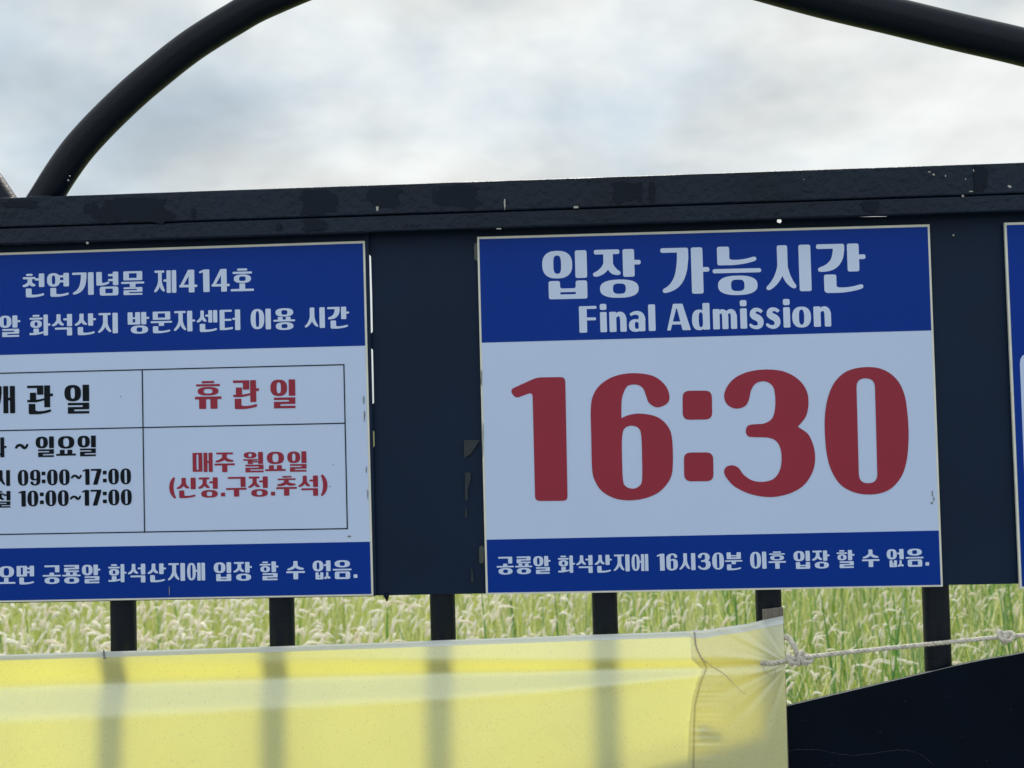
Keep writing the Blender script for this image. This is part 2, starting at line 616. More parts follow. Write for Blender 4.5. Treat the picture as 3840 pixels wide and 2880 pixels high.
def digit_from_big(ch):
    """the same numeral with its lean taken out, scaled to unit height"""
    shapes = BIG[ch]
    al = [p for s in shapes for p in s[0]]
    x0, x1 = min(p[0] for p in al), max(p[0] for p in al)
    y0, y1 = min(p[1] for p in al), max(p[1] for p in al)
    if ch == ':':
        y0, y1 = 110, 680
    ht = (y1 - y0)
    f = lambda p: ((p[0] - x0 - (p[1] - y0) * .018) / ht, (y1 - p[1]) / ht)
    return [([f(p) for p in s[0]], [[f(p) for p in h] for h in s[1]]) for s in shapes], (x1 - x0) / ht


GL = {}


def glyph(ch, rad):
    """-> vertices, faces, advance in cell heights"""
    global RAD
    key = (ch, rad)
    if key in GL:
        return GL[key]
    RAD = rad
    adv = 1.0
    sh = []
    k = ord(ch)
    if 0xAC00 <= k <= 0xD7A3:
        k -= 0xAC00
        sh = syllable(CH[k // 588], VO[(k % 588) // 28], FI[k % 28])
        adv = 1.05
    elif ch in '1630:':
        sh, wd = digit_from_big(ch)
        sh = [([(p[0] + .04, p[1]) for p in s[0]], [[(p[0] + .04, p[1]) for p in h] for h in s[1]]) for s in sh]
        adv = wd + .09
    elif ch == '9':
        a, wd = digit_from_big('6')
        sh = [([(wd - p[0] + .04, 1 - p[1]) for p in s[0]], [[(wd - p[0] + .04, 1 - p[1]) for p in h] for h in s[1]]) for s in a]
        adv = wd + .09
    elif ch == '7':
        sh = [R(.02, .88, .66, 1), (rp([(.40, .9), (.68, 1.0), (.66, .84), (.42, 0), (.14, 0)], .04), [])]
        adv = .72
    elif ch == '4':
        sh = [(rp([(.40, 1), (.66, 1), (.66, 0), (.42, 0), (.42, .72), (.20, .33), (.02, .33), (.02, .24)], .03), []),
              R(.02, .23, .78, .34), R(.42, 0, .66, 1)]
        adv = .82
    elif ch == '~':
        sh = [swoosh([(.05, .42), (.16, .66), (.36, .60), (.46, .48)][:4], [.11, .14, .14, .12]), swoosh([(.38, .52), (.47, .40), (.57, .40), (.64, .60)], [.14, .14, .11])]
        adv = .70
    elif ch == '.':
        sh = [R(.03, 0, .23, .2, .04)]
        adv = .28
    elif ch == '(':
        sh = [swoosh([(.22, 1.02), (.02, .75), (.02, .25), (.24, -.02)], [.10, .19, .21, .19, .10])]
        adv = .30
    elif ch == ')':
        sh = [swoosh([(.06, 1.02), (.28, .75), (.28, .25), (.06, -.02)], [.10, .19, .21, .19, .10])]
        adv = .30
    elif ch == ' ':
        adv = .34
    else:
        sh, adv = latin(ch)
    v, f = fill(sh) if sh else ([], [])
    GL[key] = (v, f, adv)
    return GL[key]


def latin(c):
    w_, t = .29, .12
    xh = .76
    if c == 'F':
        return [R(.02, 0, .30, 1), R(.02, .89, .66, 1), R(.02, .46, .63, .57)], .74
    if c == 'i':
        return [R(.04, 0, .28, xh), R(.04, .84, .28, 1.07, .07)], .345
    if c == 'l':
        return [R(.04, 0, .29, 1.0)], .36
    if c == 'n':
        return [R(.03, 0, .28, xh), R(.42, 0, .65, .55), swoosh([(.20, .55), (.36, .74), (.54, .72), (.535, .40)], [.12, .16, .22, .23])], .725
    if c == 'm':
        return [R(.03, 0, .27, xh), R(.36, 0, .58, .55), R(.67, 0, .89, .55), swoosh([(.18, .56), (.32, .73), (.48, .72), (.47, .40)], [.11, .15, .20, .22]),
                swoosh([(.50, .56), (.62, .73), (.79, .72), (.78, .40)], [.11, .15, .20, .22])], .97
    if c == 'a':
        return [R(.36, 0, .60, .54), swoosh([(.07, .62), (.20, .74), (.52, .76), (.49, .42)], [.10, .13, .18, .24]),
                (sell(.01, -.015, .50, .46, 2.4), [sell(.22, .09, .37, .37, 2.4, 16)]), R(.30, .34, .45, .43, .02)], .68
    if c == 'A':
        return [(rp([(.24, 1), (.58, 1), (.86, 0), (.56, 0), (.38, .82), (.35, .82), (.13, 0), (.0, 0)], .03), []), R(.17, .22, .62, .33)], .90
    if c == 'd':
        return [R(.40, 0, .65, 1.0), (sell(.01, -.015, .53, xh, 2.4), [sell(.25, .09, .41, .66, 2.6, 18)])], .735
    if c == 'o':
        return [(sell(.01, -.015, .68, xh + .01, 2.4), [sell(.25, .09, .44, .66, 2.6, 18)])], .745
    if c == 's':
        return [swoosh([(.47, .60), (.36, .76), (.14, .72), (.15, .55)], [.12, .13, .17, .22]),
                swoosh([(.14, .55), (.16, .40), (.42, .42), (.42, .22)], [.22, .25, .25, .22]),
                swoosh([(.42, .22), (.44, -.02), (.14, .0), (.06, .13)], [.22, .16, .13, .11])], .60
    return [], .4


def text(name, s, pl, pr, hpx, m, parent, y, rad=0.045, track=0.0, label=None):
    """a printed line from pixel pl (left end of its baseline) to pr, cells hpx tall"""
    A, B = P(*pl, y=0), P(*pr, y=0)
    T = P(pl[0], pl[1] - hpx, y=0)
    hz = (T.z - A.z)
    gs = [glyph(c, rad) for c in s]
    tot = sum(g[2] + track for g in gs) - .05 - track
    sx = (B.x - A.x) / tot
    ang = math.atan2(B.z - A.z, B.x - A.x)
    vs, fs = [], []
    cx = 0
    for g in gs:
        k = len(vs)
        for (x, z) in g[0]:
            X = (x + cx) * sx
            vs.append((A.x + X, y, A.z + z * hz + X * math.tan(ang)))
        fs += [tuple(k + i for i in f) for f in g[1]]
        cx += g[2] + track
    me = mesh(vs, fs, origin=parent.location)
    fix_front(me)
    o = link(name, me, m, parent)
    if label: o['label'] = label
    return o


def fix_front(me):
    """make flat print face the path (-Y)"""
    me.update()
    bm = bmesh.new()
    bm.from_mesh(me)
    bm.normal_update()
    fl = [f for f in bm.faces if f.normal.y > 0]
    bmesh.ops.reverse_faces(bm, faces=fl)
    bm.to_mesh(me)
    bm.free()


def sheet(name, quad, y, m, parent, rad=0, split=0):
    """a thin printed sheet, its four corners in plane coordinates"""
    pts = rp(quad, rad) if rad else quad
    me = mesh([(x, y, z) for x, z in pts], [tuple(range(len(pts)))], origin=parent.location)
    fix_front(me)
    return link(name, me, m, parent)


def line_quad(a, b, th, y=0):
    A, B = P(*a), P(*b)
    d = Vector((B.x - A.x, B.z - A.z)).normalized()
    n_ = Vector((-d.y, d.x)) * th / 2
    return [(A.x - n_.x - d.x * th / 2, A.z - n_.y - d.y * th / 2), (B.x - n_.x + d.x * th / 2, B.z - n_.y + d.y * th / 2),
            (B.x + n_.x + d.x * th / 2, B.z + n_.y + d.y * th / 2), (A.x + n_.x - d.x * th / 2, A.z + n_.y - d.y * th / 2)]


# ------------------------------------------------------------------ materials
STEEL = paint_mat("black_enamel", (.0012, .0060, .016), rough=.42, spec=.25, bump=.7, bscale=170, var=.25, vscale=9, speck=.02)
GLOSSY = paint_mat("glossy_enamel", (.0004, .0042, .0135), rough=.40, spec=.24, bump=.55, bscale=230, var=.25, vscale=9, speck=.01)
RAILM = paint_mat("rail_enamel", (.0034, .0125, .031), rough=.44, spec=.24, bump=1.7, bscale=95, var=.22, vscale=7, speck=.03)
BOARDM = paint_mat("board_enamel", (.0036, .0150, .044), rough=.55, spec=.18, bump=.12, bscale=60, var=.12, vscale=4, speck=.0)
DARKM = paint_mat("dark_touch_up_paint", (.0020, .0080, .021), rough=.45, spec=.16, bump=.5, bscale=150, var=.2)
WHITE = paint_mat("foam_board_edge", (.74, .77, .72), rough=.5, spec=.3, var=.08, vscale=30)
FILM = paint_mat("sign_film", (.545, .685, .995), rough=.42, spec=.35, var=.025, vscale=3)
BLUE = paint_mat("blue_print", (.0008, .036, .31), rough=.38, spec=.12, var=.05, vscale=4)
RED = paint_mat("red_print", (.31, .030, .060), rough=.42, spec=.2, var=.04, vscale=6)
BLACK = paint_mat("black_print", (.003, .007, .014), rough=.45, spec=.12, var=.1)
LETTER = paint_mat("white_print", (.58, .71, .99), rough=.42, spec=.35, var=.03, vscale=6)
GRIME = paint_mat("grime", (.20, .22, .22), rough=.8, var=.3, vscale=60)
ROPEM = paint_mat("rope_fibre", (.62, .60, .54), rough=.85, spec=.2, bump=.9, bscale=900, var=.3, vscale=120)
WOODM = paint_mat("weathered_wood", (.20, .185, .165), rough=.85, spec=.2, bump=1.0, bscale=400, var=.35, vscale=160, streak=14)
TAPE = paint_mat("tape_residue", (.010, .021, .034), rough=.5, var=.3, vscale=90)
RESIN = paint_mat("glue_blob", (.05, .065, .07), rough=.35, var=.2, vscale=90)
DROP = paint_mat("bird_dropping", (.42, .43, .41), rough=.8, var=.2, vscale=300)

# ------------------------------------------------------------------ ground
gm = paint_mat("field_soil", (.085, .10, .035), rough=.95, spec=.1, bump=.6, bscale=8, var=.35, vscale=1.5)
g = link("ground", mesh([(-1500, -1500, 0), (1500, -1500, 0), (1500, 1500, 0), (-1500, 1500, 0)], [(0, 1, 2, 3)]), gm)
tag(g, kind='structure')
pm = paint_mat("path_concrete", (.20, .195, .18), rough=.9, spec=.2, bump=.5, bscale=40, var=.12, vscale=5)
pt = link("path", box_mesh(-30, 30, -6.0, -0.35, 0.0, 0.03), pm)
tag(pt, kind='structure')

# ------------------------------------------------------------------ the fence
FX0, FX1 = -2.6, 2.9
fence = thing('steel_fence', 'black painted steel fence with a wide top rail, curved arches and round vertical bars', 'fence', (0, 0, 0))

zr = lambda py0, py1, y: (P(0, py0, y).z + P(3840, py1, y).z) / 2
YR = -0.028
z_top, z_gr, z_bot = zr(745, 605, YR), zr(857, 725, YR), zr(919, 786, YR)


def rough_bar(x0, x1, y0, y1, z0, z1, amp, seed, n=420):
    """a painted bar with slightly lumpy edges"""
    r_ = np.random.default_rng(seed)
    xs = np.linspace(x0, x1, n)
    b = .0022
    prof = [(y0 + b, z0), (y1, z0), (y1, z1), (y0 + b, z1), (y0 + b * .3, z1 - b * .3), (y0, z1 - b), (y0, z0 + b), (y0 + b * .3, z0 + b * .3)]
    vs, fs = [], []
    ph = r_.normal(0, 1, (len(prof), n))
    ker = np.array([1, 2, 3, 2, 1]) / 9
    for k in range(len(prof)):
        ph[k] = np.convolve(ph[k], ker, 'same')
    for i, x in enumerate(xs):
        for k, (y, z) in enumerate(prof):
            vs.append((x, y + ph[k, i] * amp * .4, z + ph[k, i] * amp * .6))
    m_ = len(prof)
    for i in range(n - 1):
        for k in range(m_):
            a, b_ = i * m_ + k, i * m_ + (k + 1) % m_
            fs.append((a, b_, b_ + m_, a + m_))
    fs.append(tuple(range(m_)))
    fs.append(tuple((n - 1) * m_ + k for k in reversed(range(m_))))
    me = mesh(vs, fs)
    bm = bmesh.new()
    bm.from_mesh(me)
    bmesh.ops.recalc_face_normals(bm, faces=bm.faces)
    bm.to_mesh(me)
    bm.free()
    return me


rail = link('top_rail', rough_bar(FX0, FX1, YR, 0.042, z_gr + .0012, z_top, .00035, 3), RAILM, fence)
lip = link('rail_lip', rough_bar(FX0, FX1, YR + .001, -.0195, z_bot, z_gr - .0004, .0003, 5), RAILM, fence)


def blob(cx0, cx1, cy0, cy1, seed, jag=.16, drip=0):
    r_ = random.Random(seed)
    n = 34 if cx1 - cx0 < 40 else 90
    pts = []
    f1, f2, f3 = (r_.uniform(0, 6.3) for _ in range(3))
    big = cx1 - cx0 >= 40
    for i in range(n):
        t = 2 * math.pi * i / n
        c, s = math.cos(t), math.sin(t)
        q = 1 + r_.uniform(-jag, jag) * (.35 if big else 1) + (.13 * math.sin(3 * t + f1) + .09 * math.sin(7 * t + f2) + .06 * math.sin(13 * t + f3) if big else 0)
        x = (cx0 + cx1) / 2 + (cx1 - cx0) / 2 * math.copysign(abs(c) ** .55, c) * q
        y_ = (cy0 + cy1) / 2 + (cy1 - cy0) / 2 * math.copysign(abs(s) ** .5, s) * (q if s > 0 else 1 + (q - 1) * .3)
        pts.append((x, y_))
    return pts


# darker touched-up patches and rain streaks on the rail
px3 = lambda a, b, c, d: (a * .859, b * .859, c * .859 + 550, d * .859 + 550)
px4 = lambda a, b, c, d: (1900 + a * .877, 1900 + b * .877, 550 + c * .877, 550 + d * .877)
patches = [(px3(20, 170, 236, 268), rail), (px3(365, 428, 248, 292), rail), (px3(432, 745, 226, 334), rail), (px3(1312, 1465, 190, 296), rail),
           (px3(1318, 1420, 318, 368), lip), (px3(1612, 1752, 178, 262), rail), (px3(1905, 2095, 170, 264), rail), (px4(452, 556, 152, 236), rail),
           (px4(556, 580, 150, 240), rail), (px4(608, 634, 150, 240), rail), (px4(1522, 1592, 230, 276), lip), (px3(1205, 1228, 335, 366), lip),
           (px3(835, 856, 270, 312), rail), (px4(1995, 2055, 80, 190), rail)]
for i, (b, par) in enumerate(patches):
    pts = [P(x, y_, YR) for x, y_ in blob(*b, seed=i)]
    o = link('paint_patch', mesh([(p.x, YR - .0007 - i * .00003, p.z) for p in pts], [tuple(range(len(pts)))]), DARKM, par)
    fix_front(o.data)
# droppings and chips
for i, (x, y_, sx, sy, yy) in enumerate([(1893, 764, 2.5, 18, YR), (1415, 782, 4, 8, YR), (3785, 700, 6, 5, YR), (3500, 655, 4, 3, YR), (3484, 645, 5, 2, YR), (3640, 718, 7, 2, YR),
                                         (3610, 735, 4, 4, YR), (2160, 777, 8, 4, YR), (328, 911, 5, 4, YR), (3575, 882, 3, 3, -.003), (1870, 858, 8, 2.5, YR), (3545, 660, 2, 4, YR),
                                         (3650, 640, 2, 4, YR), (3655, 672, 2, 5, YR), (3620, 672, 2, 2.5, YR)]):
    pts = [P(a, b, yy) for a, b in blob(x - sx, x + sx, y_ - sy, y_ + sy, 50 + i, .4)]
    o = link('paint_chip', mesh([(p.x, yy - .0008, p.z) for p in pts], [tuple(range(len(pts)))]), DROP, fence)
    fix_front(o.data)

# backing boards behind the signs: left one ends at the slit, right one has an uneven edge that lets light through
zb = P(1600, 2231).z
ztb = z_gr + .0035
xs_ = P(1396, 1000).x
left_board = link('backing_board', box_mesh(FX0, P(1391, 1500).x, 0.0, 0.003, P(700, 2249).z, ztb, .0006), BOARDM, fence)
strip = link('edge_strip', box_mesh(P(1374, 1500).x + .0005, P(1397, 1500).x, -0.0035, -0.0003, zb + .001, ztb - .001, .0008), BOARDM, fence)
xe = P(1398, 1500).x
edge = [(2232, 0.0), (1680, 0.0), (1672, .7), (1620, .8), (1612, 0.0), (1516, 0.0), (1510, 1.8), (1400, 1.9), (1312, 1.6), (1304, 0.0), (1250, 0.0), (1243, 2.3), (1100, 2.6), (960, 1.7), (952, 0.0), (890, 0.0)]
pts = []
for py, gap in edge:
    z = P(1400, py).z
    pts.append((xe + (gap * .0006 + .0002 if gap else -.0016), z if py < 2232 else zb))
pts[-1] = (pts[-1][0], ztb)
hx = P(2924, 826)
gx0, gx1 = P(2990, 815), P(3330, 811)
hole = [(hx.x - .0035, hx.z - .002), (hx.x + .001, hx.z - .004), (hx.x + .004, hx.z - .001), (hx.x + .0025, hx.z + .004), (hx.x - .003, hx.z + .003)]
slit = [(gx0.x, gx0.z), (gx1.x, gx1.z + .0002), (gx1.x, gx1.z + .0009), ((gx0.x + gx1.x) / 2, gx0.z + .0007), (gx0.x, gx0.z + .0004)]
right_board = link('backing_board', prism_mesh([(FX1, zb)] + [(FX1, ztb)] + pts[::-1], 0.0032, 0.006, [hole, slit]), BOARDM, fence)
# cover the sheet above the slit is the rail's own underside; small paint drip under the seam
dx = P(1450, 2232)
link('paint_drip', tube([[(dx.x - .004, .0015, zb + .001), (dx.x, .0015, zb - .001), (dx.x, .0015, zb - .0085)]], [.0042, .0042, .0008], 8), DARKM, fence)
# residue of old tape on the board
for i, q in enumerate([[(1740, 1650), (1800, 1650), (1785, 1672), (1768, 1700), (1740, 1718)],
                       [(1744, 1772), (1764, 1772), (1766, 1795), (1754, 1835), (1756, 1872), (1744, 1878)],
                       [(1746, 1905), (1752, 1915), (1752, 1938), (1744, 1940)],
                       [(1768, 2130), (1774, 2150), (1776, 2180), (1766, 2184)]]):
    pts = [P(a, b) for a, b in q]
    o = link('tape_scrap', mesh([(p.x, -.0004, p.z) for p in pts], [tuple(range(len(pts)))]), TAPE, right_board)
    fix_front(o.data)

# round bars
YB = 0.027
bar_px = [(415, 510), (1010, 1104), (1612, 1708), (2220, 2316), (2833, 2932), (3459, 3561)]
cxs = [(P(a, 2280, YB).x + P(b, 2280, YB).x) / 2 for a, b in bar_px]
rb = (P(1708, 2280, YB).x - P(1612, 2280, YB).x) / 2 * .985
sp = (cxs[-1] - cxs[0]) / 5
allx = [cxs[0] - sp * k for k in (5, 4, 3, 2, 1)] + cxs + [cxs[-1] + sp * k for k in (1, 2, 3, 4)]
bm_ = tube([[(0, 0, -.78), (0, 0, -.4), (0, 0, 0), (0, 0, .3)]], rb, 32, origin=(0, 0, 0), cap=False)
for i, x in enumerate(allx):
    o = bpy.data.objects.new('vertical_bar', bm_)
    if not bm_.materials: bm_.materials.append(STEEL)
    COL.objects.link(o)
    o.parent = fence
    zc = 1.36
    o.location = (x, YB, zc)
low = link('bottom_rail', box_mesh(FX0, FX1, .005, .05, .50, .58, .003), STEEL, fence)
for x in (FX0 + .05, 2.75):
    link('fence_post', box_mesh(x - .04, x + .04, .045, .125, 0, 2.35, .004), STEEL, fence)

# curved arches over the rail
YA = 0.005
a1 = [(140, 790), (173, 738), (228, 650), (291, 562), (362, 482), (439, 405), (518, 332), (602, 262), (672, 206), (747, 152), (870, 76), (1003, 4), (1300, -110), (1700, -185), (2100, -215), (2500, -165),
      (2800, -80), (3085, -2), (3345, 60), (3600, 122), (3840, 178), (4150, 262), (4500, 380), (4850, 560), (5100, 765)]
RA = .0238
arch = link('arch', tube([[P(q[0], q[1], YA) for q in catmull(a1, 8)]], [.0238 + .0030 * sstep(900, 3000, q[0]) for q in catmull(a1, 8)], 40, origin=(0, 0, 0)), GLOSSY, fence)
a0 = [(22, 785), (-16, 728), (-62, 665), (-180, 535), (-300, 420), (-430, 320), (-600, 205), (-800, 95), (-1200, -60), (-1800, -185), (-2400, -160), (-3000, 0)]
link('arch', tube([[P(q[0], q[1], YA) for q in catmull(a0, 8)]], RA, 40), GLOSSY, fence)
for px_, ang_ in ((180, 56), (2, -56)):
    c_ = P(px_, 748, YA)
    ring_ = []
    for k in range(41):
        t = 2 * math.pi * k / 40
        ring_.append((c_.x + RA * 1.03 / math.sin(math.radians(abs(ang_))) * math.cos(t), YA + RA * 1.03 * math.sin(t), z_top + .0006 + random.uniform(-.0006, .0006)))
    link('weld_bead', tube([ring_], [random.uniform(.0022, .0036) for _ in ring_], 8, cap=False), GLOSSY, fence)
for cxp, cyp, s_ in ((262, 660, 5), (256, 676, 6), (3266, 62, 4), (3812, 158, 5)):
    pc = P(cxp, cyp, YA)
    d = (CAM - pc).normalized()
    ray = pc + d * (RA * .92)
    bmx = bmesh.new()
    bmesh.ops.create_icosphere(bmx, subdivisions=1, radius=.0011 * s_ / 4)
    me = bpy.data.meshes.new('m')
    bmx.to_mesh(me)
    bmx.free()
    o = link('dropping', me, DROP, arch)
    o.location = ray

# lower steel plate with a sloping, slightly curved top edge
YP = 0.0
tp = [(1700, 2960), (2000, 2880), (2300, 2810), (2600, 2737), (2945, 2649), (3227, 2582), (3469, 2524), (3572, 2499), (3700, 2472), (3840, 2447), (4200, 2360), (4700, 2230), (5200, 2090)]
top = [P(q[0], q[1], YP) for q in catmull(tp, 4)]
outl = [(p.x, p.z) for p in top] + [(top[-1].x, .62), (top[0].x, .62)]
PLATE = paint_mat("plate_enamel", (.0003, .0038, .0115), rough=.5, spec=.09, bump=.25, bscale=80, var=.3, vscale=5)
plate = link('steel_plate', prism_mesh(outl, YP, YP + .006), PLATE, fence)
EDGE = paint_mat("pale_edge", (.22, .24, .24), rough=.5, var=.35, vscale=90)  # pale line along the plate's top edge
o = link('pale_edge', tube([[Vector((p.x, YP + .0003, p.z)) for p in top]], .0006, 6), EDGE, plate)
sc = catmull([(2950, 2816), (3010, 2809), (3080, 2815), (3160, 2828), (3200, 2832), (3290, 2822), (3370, 2812), (3430, 2820), (3470, 2842), (3500, 2868)], 8)
pth = []
for i, q in enumerate(sc):
    p = P(q[0], q[1] + random.uniform(-2, 2), YP)
    pth.append((p.x, YP - .0003, p.z))
for i, (x, y_) in enumerate([(3010, 2700), (3395, 2630), (3610, 2760), (3790, 2660), (3120, 2868), (3300, 2745), (3700, 2850), (3560, 2610)]):
    pts = [P(a, b, YP) for a, b in blob(x - 2.5, x + 2.5, y_ - 1.6, y_ + 1.6, 140 + i, .5)]
    o = link('dust_spot', mesh([(p.x, YP - .0005, p.z) for p in pts], [tuple(range(len(pts)))]), TAPE, plate)
    fix_front(o.data)
link('scratch', tube([pth], [random.uniform(.00015, .0005) for _ in pth], 5), TAPE, plate)


# ------------------------------------------------------------------ signs
def sign(name, label, corners, header, footer, extra=None):
    """corners TL TR BR BL in plane coordinates; header/footer = z of the blue bands at left and right"""
    cx = (corners[0][0] + corners[1][0]) / 2
    t = thing(name, label, 'sign', (cx, -.004, corners[2][1]))
    me = prism_mesh([corners[3], corners[2], corners[1], corners[0]], -.0042, -.0002, origin=t.location)
    link('board', me, WHITE, t)
    b = .0031
    TL, TR, BR, BL = corners
    ins = [(TL[0] + b, TL[1] - b * 1.2), (TR[0] - b, TR[1] - b * 1.2), (BR[0] - b, BR[1] + b * .9), (BL[0] + b, BL[1] + b * .9)]
    return t, ins


def lerp_side(a, b, z):
    t = (z - a[1]) / (b[1] - a[1])
    return a[0] + (b[0] - a[0]) * t


def xz(px, py):
    p = P(px, py)
    return (p.x, p.z)


YF, YH, YT = -.0046, -.0049, -.0052

# sign 1: opening hours (runs on past the left edge of the picture)
c1 = [(P(-345, 960).x, xz(0, 950)[1]), xz(1370, 905), xz(1402, 2232), (P(-310, 2262).x, xz(0, 2257)[1])]
s1, i1 = sign('opening_hours_sign', 'wide blue and white sign with a timetable grid and red closing days', c1, None, None)
sheet('print_sheet', i1, YF, FILM, s1)
hb = [i1[0], i1[1], (i1[1][0] + .0003, xz(1370, 1297)[1]), (i1[0][0], xz(0, 1331)[1])]
sheet('header_band', hb, YH, BLUE, s1)
fb_ = [(i1[3][0], xz(0, 2055)[1]), (i1[2][0] - .0003, xz(1390, 2030)[1]), i1[2], i1[3]]
sheet('footer_band', fb_, YH, BLUE, s1)
text('lettering', '천연기념물 제414호', (91, 1113), (958, 1092), 84, LETTER, s1, YT)
text('lettering', '공룡알 화석산지 방문자센터 이용 시간', (-166, 1266), (1314, 1228), 76, LETTER, s1, YT)
text('lettering', '오면 공룡알 화석산지에 입장 할 수 없음.', (-4, 2188), (1343, 2165), 66, LETTER, s1, YT)
text('lettering', '개 관 일', (-34, 1551), (347, 1545), 102, BLACK, s1, YT, rad=.014, label='black opening days heading in the table')
text('lettering', '화 ~ 일요일', (-42, 1714), (370, 1706), 73, BLACK, s1, YT, rad=.014)
text('lettering', '시 09:00~17:00', (-12, 1822), (497, 1815), 59, BLACK, s1, YT, rad=.02)
text('lettering', '철 10:00~17:00', (-12, 1900), (500, 1893), 59, BLACK, s1, YT, rad=.02)
text('lettering', '휴 관 일', (736, 1532), (1118, 1525), 102, RED, s1, YT, rad=.014, label='red closing days heading in the table')
text('lettering', '매주 월요일', (727, 1770), (1158, 1764), 72, RED, s1, YT, rad=.014)
text('lettering', '(신정.구정.추석)', (642, 1864), (1225, 1854), 72, RED, s1, YT, rad=.04)
for a, b in (((-240, 1406.5), (1292, 1368)), ((1292, 1368), (1305, 1981)), ((-240, 2007), (1305, 1981)), ((-240, 1620), (1294, 1587)), ((538, 1388.6), (547, 1994.5)), ((-240, 1406.5), (-226, 2007))):
    sheet('table_rule', line_quad(a, b, .0017), YT if a[0] != b[0] and abs(a[1] - b[1]) < 60 else YT - .0002, BLACK, s1)

# sign 2: last admission time
c2 = [xz(1790, 890), xz(3482, 843), xz(3532, 2198), xz(1823, 2228)]
s2, i2 = sign('final_admission_sign', 'blue and white sign with large red 16:30 on the dark board', c2, None, None)
sheet('print_sheet', i2, YF, FILM, s2)
hb = [i2[0], i2[1], (i2[1][0] - .0001, xz(3488, 1240)[1]), (i2[0][0], xz(1805, 1286)[1])]
sheet('header_band', hb, YH, BLUE, s2)
fb_ = [(i2[3][0], xz(1823, 2022.5)[1]), (i2[2][0], xz(3519, 1988)[1]), i2[2], i2[3]]
sheet('footer_band', fb_, YH, BLUE, s2)
text('lettering', '입장 가능시간', (2033, 1116), (3249, 1088), 172, LETTER, s2, YT)
text('lettering', 'Final Admission', (2171, 1249), (3117, 1225), 99, LETTER, s2, YT)
text('lettering', '공룡알 화석산지에 16시30분 이후 입장 할 수 없음.', (1864, 2150), (3480, 2119), 63, LETTER, s2, YT)
for ch, shp in (('1', BIG['1']), ('6', BIG['6']), (':', BIG[':'][:1]), (':', BIG[':'][1:]), ('3', BIG['3']), ('0', BIG['0'])):
    v, f = fill(shp)
    vs = [P(1780 + x * .8047, 1320 + y_ * .8047) for x, y_ in v]
    me = mesh([(p.x, YT, p.z) for p in vs], f, origin=s2.location)
    fix_front(me)
    link('colon_dot' if ch == ':' else 'numeral', me, RED, s2)

# sign 3: only its left edge shows at the right border
c3 = [xz(3762, 837), (P(4700, 812).x, xz(3762, 837)[1] - .001), (P(4760, 2182).x, xz(3820, 2205)[1]), xz(3820, 2205)]
s3, i3 = sign('notice_sign', 'blue sign with a rounded white field, at the far right of the backing board', c3, None, None)
sheet('print_sheet', i3, YF, BLUE, s3)
x0_, z0_ = xz(3818, 1325)
zz1 = xz(3850, 2120)[1]
rq = [(x0_, zz1), (i3[1][0] - .022, zz1), (i3[1][0] - .022, z0_), (x0_, z0_)]
sheet('white_field', rq, YH, FILM, s3, rad=.016)
# grime marks on the signs
for i, (x, y_, a, b, t) in enumerate([(1312, 2010, 6, 3, s1), (1240, 1824, 2, 2, s1), (1252, 1741, 2, 2, s1), (640, 2213, 1.5, 18, s1), (3492, 1850, 2, 10, s2), (3497, 1870, 2, 8, s2), (3490, 1885, 4, 4, s2),
                                      (1366, 1500, 2.5, 14, s1), (1369, 1560, 2, 20, s1), (1376, 1760, 2, 12, s1), (1381, 1850, 2, 16, s1), (1806, 1420, 2, 30, s2), (457, 1487, 2, 2, s1), (1812, 1650, 1.6, 60, s2)]):
    pts = [P(p, q) for p, q in blob(x - a, x + a, y_ - b, y_ + b, 70 + i, .45)]
    me = mesh([(p.x, YT - .0004, p.z) for p in pts], [tuple(range(len(pts)))], origin=t.location)
    fix_front(me)
    link('grime_mark', me, GRIME, t)
# glue showing at the left edge of sign 2
for (x, y_, a, b) in ((1787, 945, 9, 34), (1806, 2080, 9, 34)):
    pts = [P(p, q) for p, q in blob(x - a, x + a, y_ - b, y_ + b, x, .12)]
    me = mesh([(p.x, -.0010, p.z) for p in pts], [tuple(range(len(pts)))], origin=s2.location)
    fix_front(me)
    link('glue_smear', me, RESIN, s2)

